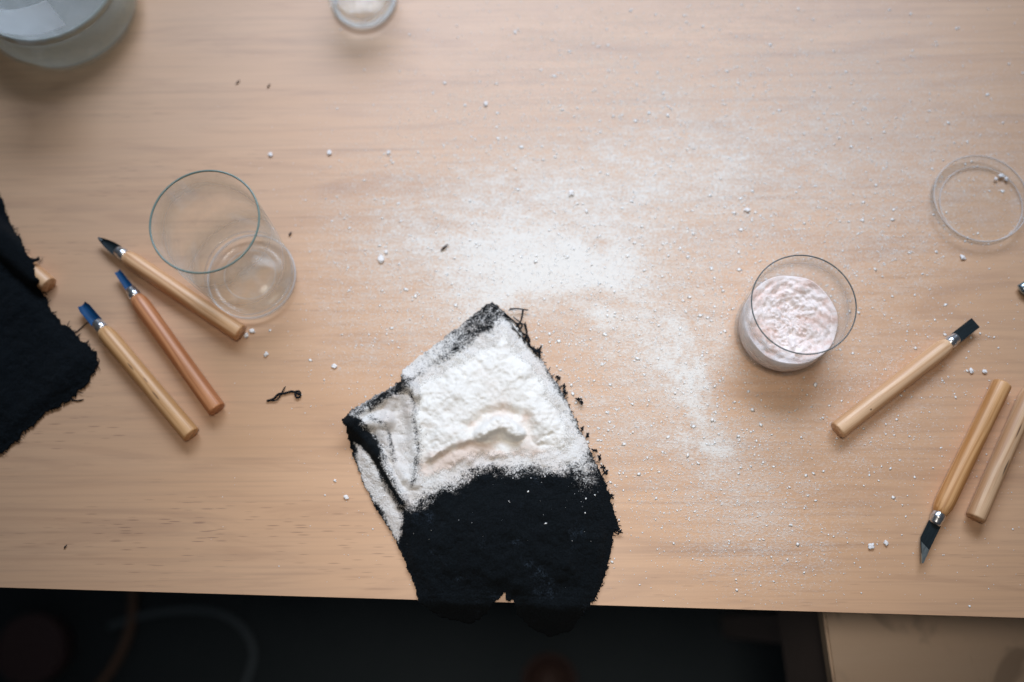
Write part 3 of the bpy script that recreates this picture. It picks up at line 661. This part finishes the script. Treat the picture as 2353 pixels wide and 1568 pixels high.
# the salt inside
def salt():
    n, m = 120, 44; V = []; F = []; ri = .0322; z0 = .0056
    V.append((0, 0, z0)); ring0 = []
    top = []
    for i in range(n):
        a = 2*math.pi*i/n; ring0.append(len(V)); V.append((ri*.86*math.cos(a), ri*.86*math.sin(a), z0))
    for i in range(n): F.append((0, ring0[(i+1) % n], ring0[i]))
    prev = ring0
    for rr, zz in ((.97, .0085), (1.0, .013), (1.0, .020)):
        cur = []
        for i in range(n):
            a = 2*math.pi*i/n; cur.append(len(V)); V.append((ri*rr*math.cos(a), ri*rr*math.sin(a), zz))
        for i in range(n): F.append((prev[i], prev[(i+1) % n], cur[(i+1) % n], cur[i]))
        prev = cur
    for j in range(m):
        r = ri*(1-j/m); cur = []
        for i in range(n):
            a = 2*math.pi*i/n; x, y = r*math.cos(a), r*math.sin(a); q = float(fbm(x*210+9, y*210+4, 101)); q2 = float(fbm(x*700, y*700, 105)); q3 = float(fbm(x*90+3, y*90+7, 109))
            edge = min(1, j/6)
            z = .0315+.0022*(q3-.5)+edge*(.0052*(q-.5)+.0034*(q2-.5))-.0042*math.exp(-(((x-.004)/.012)**2+((y-.008)/.009)**2))+.0015*(1-edge)+.001*math.sin(a*7+1)*(1-edge)
            cur.append(len(V)); V.append((x, y, z))
        for i in range(n): F.append((prev[i], prev[(i+1) % n], cur[(i+1) % n], cur[i]))
        prev = cur
    c = len(V); V.append((0, 0, .030))
    for i in range(n): F.append((prev[i], prev[(i+1) % n], c))
    o = mesh_obj('pink_salt', V, F, M_SALT, None, True); o.location = tuple(TB); tag(o, 'pale pink salt heaped inside the glass tumbler', 'salt')
salt()
# glass dish at the right
M_DISH = mat_glass('thin_dish_glass', (.985, .99, .99), (.84, .86, .87), .25, 0, .05, refl=.0)
LB = P(2243, 466, 0)
t = empty('glass_dish', tuple(LB), (0, 0, 0)); tag(t, 'round shallow glass dish lying on the wood at the right edge', 'dish')
bm_obj('dish_body', lathe([(0, .0003), (.0325, .0003), (.0342, .0012), (.0346, .003), (.0346, .0088), (.0339, .0088), (.0339, .0032), (.0335, .0018), (.0322, .0012), (0, .0012)], 96), M_DISH, t)
M_DRIM = _be.m
bm_obj('rim', lathe(ring_prof(.03425, .0090, .00030, .0003), 128, True), M_DRIM, t)
bm_obj('inner_ring', lathe(ring_prof(.0302, .0018, .00032, .0003), 128, True), M_DRIM, t).location = (.0026, -.0016, 0)
# small thick based bottle at the top
BB = P(838, 8, 0)
t = empty('glass_bottle', tuple(BB)); tag(t, 'small clear glass bottle with a thick base at the top edge', 'bottle')
bm_obj('glass_wall', lathe([(.0276, .010), (.0276, .055), (.0245, .064), (.0135, .074), (.0130, .084), (.0145, .0845), (.0145, .089), (.0110, .089), (.0110, .075), (.0225, .063), (.0262, .054), (.0262, .010)], 96, True), M_GLASS, t)
bm_obj('base', lathe([(0, .0022), (.013, .0014), (.0205, .0002), (.0250, .0008), (.0272, .0035), (.0276, .0098), (.0262, .0098), (.0235, .0085), (.018, .0068), (0, .0072)], 96), M_GLASS, t)
bm_obj('base_highlight', lathe(ring_prof(.0235, .0042, .0022, .0018), 96, True), _be.m, t)  # pale ring standing in for the highlights low in the thick base

# big cloudy jar at the top left
M_TUB = mat_glass('cloudy_jar_wall', (.99, .995, .99), (.96, .97, .96), .15, 0, .16, graze=.12, diffuse='ShaderNodeBsdfTranslucent')
n2 = NT('milky_liquid'); nz = n2.ramp(n2.noise(n2.co(), 22, 3, .5, 1.2), .36, .68); n2.set(Base_Color=n2.mix(nz, (.95, .93, .84), (.88, .87, .79)), Roughness=.3)
_tl = n2.new('ShaderNodeBsdfTranslucent'); _tl.inputs[0].default_value = (.93, .93, .87, 1); _mx = n2.new('ShaderNodeMixShader'); _mx.inputs[0].default_value = .5
n2.l.new(n2.b.outputs[0], _mx.inputs[1]); n2.l.new(_tl.outputs[0], _mx.inputs[2])
_tp = n2.new('ShaderNodeBsdfTransparent'); _tp.inputs[0].default_value = (.93, .94, .90, 1); _m2 = n2.new('ShaderNodeMixShader'); _m2.inputs[0].default_value = .60; n2.l.new(_mx.outputs[0], _m2.inputs[1]); n2.l.new(_tp.outputs[0], _m2.inputs[2]); n2.l.new(_m2.outputs[0], n2.out.inputs['Surface'])
def see_through(nt, k, col):
    src = nt.out.inputs['Surface'].links[0].from_socket; tp = nt.new('ShaderNodeBsdfTransparent'); tp.inputs[0].default_value = (*col, 1); m2 = nt.new('ShaderNodeMixShader'); m2.inputs[0].default_value = k
    nt.l.new(src, m2.inputs[1]); nt.l.new(tp.outputs[0], m2.inputs[2]); nt.l.new(m2.outputs[0], nt.out.inputs['Surface'])
n3 = NT('sky_grey_liquid_top'); n3.set(Base_Color=(.56, .57, .55), Roughness=.7, Specular_IOR_Level=.1); see_through(n3, .68, (.95, .96, .96))  # grey top: the dim sky's reflection put into the liquid's colour
GB = P(158, 22, 0)
t = empty('cloudy_jar', tuple(GB)); tag(t, 'large round cloudy jar of milky liquid in the top left corner', 'jar')
bm_obj('jar_wall', lathe([(.0610, .012), (.0638, .018), (.0636, .023), (.0600, .045), (.0575, .070), (.0565, .105), (.0550, .105), (.0560, .070), (.0585, .045), (.0622, .023), (.0625, .018), (.0598, .012)], 128, True), M_TUB, t)
bm_obj('base', lathe([(0, .0003), (.050, .0003), (.0575, .003), (.0610, .0118), (.0596, .0118), (.0565, .0045), (.050, .002), (0, .002)], 128), M_TUB, t)
bm_obj('rim', lathe(ring_prof(.0557, .1058, .0012, .001), 128, True), M_RIM, t)
bm_obj('milky_liquid', lathe([(0, .0023), (.049, .0023), (.0560, .0050), (.0588, .0118), (.0615, .018), (.0612, .023), (.0588, .039), (.0570, .0386), (0, .0384)], 128), n2.m, t)
bm_obj('liquid_surface', lathe([(0, .0400), (.0568, .0400), (.0584, .0404), (.0584, .0394), (.0568, .0392), (0, .0392)], 96), n3.m, t)
M_BAND = NT('grey_green_band').set(Base_Color=(.46, .51, .47), Roughness=.5)
bm_obj('level_band', lathe([(.0585, .0405), (.0588, .0405), (.0577, .0470), (.0574, .0470)], 128, True), M_BAND, t)  # darker grey green ring at the liquid level, behind the wall
npp = NT('white_translucent_patch'); npp.set(Base_Color=(.86, .88, .88), Roughness=.6); pp = npp.m
_tl = npp.new('ShaderNodeBsdfTranslucent'); _tl.inputs[0].default_value = (.9, .92, .92, 1); _mx = npp.new('ShaderNodeMixShader'); _mx.inputs[0].default_value = .8
npp.l.new(npp.b.outputs[0], _mx.inputs[1]); npp.l.new(_tl.outputs[0], _mx.inputs[2]); npp.l.new(_mx.outputs[0], npp.out.inputs['Surface']); V = []; F = []
for i in range(17):
    a_ = math.radians(-112+i*52/16)
    for z_ in (.056, .085):
        for r_ in ((.0592, .0595) if z_ < .07 else (.0574, .0577)): V.append((r_*math.cos(a_), r_*math.sin(a_), z_))
for i in range(16):
    k = i*4; F += [(k, k+4, k+6, k+2), (k+1, k+3, k+7, k+5), (k, k+1, k+5, k+4), (k+2, k+6, k+7, k+3)]
F += [(0, 2, 3, 1), (64, 65, 67, 66)]
mesh_obj('pale_patch', V, F, pp, t)  # thin whitish translucent patch curved round the wall above the liquid

# ------------------------------------------------------------------ powder scattered on the wood
def blob_proto(seed):
    R = np.random.RandomState(seed)
    v = np.array([(1, 0, 0), (-1, 0, 0), (0, 1, 0), (0, -1, 0), (0, 0, 1), (0, 0, -1)], float)*R.uniform(.6, 1.15, (6, 1))+R.uniform(-.2, .2, (6, 3))
    return v
OF = np.array([(0, 2, 4), (2, 1, 4), (1, 3, 4), (3, 0, 4), (2, 0, 5), (1, 2, 5), (3, 1, 5), (0, 3, 5)])
protos = [blob_proto(s) for s in range(12)]
def scatter(us, vs, zs, size, name, mat, label, flat=.30):
    N = len(us); pos = P(us, vs, zs); pr = np.stack(protos)[np.random.randint(0, 12, N)]; th = np.random.rand(N)*6.283
    st = np.random.uniform(.7, 1.7, N)
    x = pr[..., 0]*st[:, None]; y = pr[..., 1]; c = np.cos(th)[:, None]; s = np.sin(th)[:, None]
    v = np.stack([x*c-y*s, x*s+y*c, pr[..., 2]*flat], -1)*size[:, None, None]; v[..., 2] += size[:, None]*flat*.35; v += pos[:, None, :]
    F = (np.arange(N)[:, None, None]*6+OF[None]).reshape(-1, 3)
    me = bpy.data.meshes.new(name); me.vertices.add(N*6); me.vertices.foreach_set('co', v.reshape(-1).astype(np.float32))
    me.loops.add(len(F)*3); me.polygons.add(len(F)); me.loops.foreach_set('vertex_index', F.reshape(-1).astype(np.int32))
    me.polygons.foreach_set('loop_start', np.arange(0, len(F)*3, 3, dtype=np.int32)); me.update(calc_edges=True); me.validate(); me.materials.append(mat)
    o = bpy.data.objects.new(name, me); C.objects.link(o); tag(o, label, 'powder', None, 'stuff'); return o
def blocked(u, v):
    b = sdf(u, v, CL) > -2; b |= sdf(u, v, LC) > 0
    for (p, r) in ((TB, .036), (BB, .026), (GB, .056), (JB, .035)):
        q = P(u, v, 0); b |= np.hypot(q[:, 0]-p[0], q[:, 1]-p[1]) < r
    return b | (edge_s(P(u, v, 0)) < .002)
N0 = 300000
u = np.random.uniform(480, 2360, N0); v = np.random.uniform(-20, 1420, N0)
D = dens(u, v); pl = np.clip(D, 0, 1)**1.15*(.35+1.3*fbm(u/26, v/14, 131)**1.5); keep = (np.random.rand(N0) < pl*.72) & ~blocked(u, v); u, v, D = u[keep], v[keep], D[keep]
size = np.minimum(.00016+.00020*np.random.pareto(3.0, len(u)), .0009)*(1-.45*smooth(.35, .8, D))
print('grains', len(u))
scatter(u, v, np.zeros_like(u), size, 'scattered_powder', M_GRAIN, 'fine white powder strewn over the wood around the pouch')
# sparse coarser crumbs, wider spread
N1 = 62000; u = np.random.normal(1480, 520, N1); v = np.random.normal(640, 420, N1)
k = (u > 480) & (u < 2360) & (v > 0) & (v < 1400); u, v = u[k], v[k]
k = ~blocked(u, v) & (np.random.rand(len(u)) < np.clip(dens(u, v)*2.2+.045, 0, .55)*(1-.25*smooth(.35, .7, dens(u, v)))*smooth(560, 1000, u)+.02); u, v = u[k], v[k]
size = np.minimum(.00030+.00026*np.random.pareto(2.8, len(u)), .0013)
print('crumbs', len(u))
scatter(u, v, np.zeros_like(u), size, 'powder_crumbs', M_GRAIN, 'coarser white crumbs sprinkled across the tabletop')
# crumbs on the pouch
N2 = 16000; u = np.random.uniform(800, 1420, N2); v = np.random.uniform(700, 1400, N2)
dd_ = pouch_dust(u, v); pr_ = np.clip(dd_*1.2, 0, 1)*.4+.02*np.exp(-((v-1090)/60)**2)+.0008; k = (sdf(u, v, CL) > 8) & (np.random.rand(len(u)) < pr_) & (edge_s(P(u, v, 0)) > .003) & (sdf(u, v, HEAP) < 6); u, v = u[k], v[k]
scatter(u, v, pouch_height(u, v)+.0011, np.minimum(.00016+.0002*np.random.pareto(2.8, len(u)), .0009), 'pouch_crumbs', M_GRAIN, 'white crumbs speckled over the black pouch')
# the larger clumps, one by one
def clump(u, v, r, label, seed, parent=None, flat=.42, zz=0., name='powder_clump'):
    bm = bmesh.new(); bmesh.ops.create_icosphere(bm, subdivisions=3, radius=1); R = random.Random(seed); o3 = Vector((R.random()*9, R.random()*9, R.random()*9)); from mathutils import noise as mn
    for q in bm.verts:
        d = q.co.normalized(); k = .8*(1+.75*mn.noise(d*1.6+o3)+.38*mn.noise(d*4+o3)); q.co = Vector((d.x*1.15, d.y*.9, d.z*flat))*k*r
    lo = min(q.co.z for q in bm.verts)
    for q in bm.verts: q.co.z -= lo
    o = bm_obj(name, bm, M_CLUMP, None, True); o.location = tuple(P(u, v, zz)); o.rotation_euler[2] = R.random()*6; tag(o, label, 'clump', 'white clumps scattered on the tabletop')
for i, (u, v, r, lb) in enumerate([
    (876, 597, .0029, 'largest white clump, on bare wood between the tall jar and the powder'),
    (888, 580, .0017, 'flat white flake just above the largest clump'),
    (1313, 445, .0024, 'white clump standing out in the thin powder above the pouch'),
    (2211, 593, .0022, 'white clump just below the glass dish'),
    (2001, 1257, .0026, 'larger of two white clumps near the front edge below the chisel'),
    (2035, 1248, .0018, 'smaller of two white clumps near the front edge below the chisel'),
    (2231, 853, .0020, 'dull white crumb above the honey handle, the more left of two'),
    (2262, 855, .0019, 'dull white crumb above the honey handle, the more right of two'),
    (622, 357, .0020, 'white clump above and right of the tall jar rim'),
    (757, 352, .0021, 'white clump on bare wood below the small bottle, nearer the tall jar'),
    (893, 352, .0018, 'white clump on bare wood below the small bottle, nearer the powder'),
    (566, 772, .0021, 'pale crumb at the butt of the tool that touches the tall jar'),
    (580, 762, .0022, 'pinkish flake at the butt of the tool that touches the tall jar'),
    (612, 815, .0018, 'small white clump below the tall jar'),
    (768, 842, .0019, 'small white clump between the tall jar and the pouch'),
    (1116, 240, .0020, 'small white clump alone below the top of the table, above the powder'),
    (1717, 484, .0022, 'white clump above the salt tumbler'),
    (796, 1143, .0018, 'white flake on bare wood beside the lower left edge of the pouch'),
    (770, 1105, .0012, 'tiny white crumb just above the flake beside the pouch'),
    (2300, 405, .0022, 'white crumb inside the ring of the glass dish, largest of three'),
    (2312, 412, .0016, 'white crumb inside the ring of the glass dish, right of the largest'),
    (2288, 412, .0014, 'white crumb inside the ring of the glass dish, smallest of three')]):
    clump(u, v, r, lb, 40+i, zz=.0016 if 2280 < u < 2320 and v < 430 else 0)
print('tris', sum(len(o.data.polygons) for o in C.objects if o.type == 'MESH'))
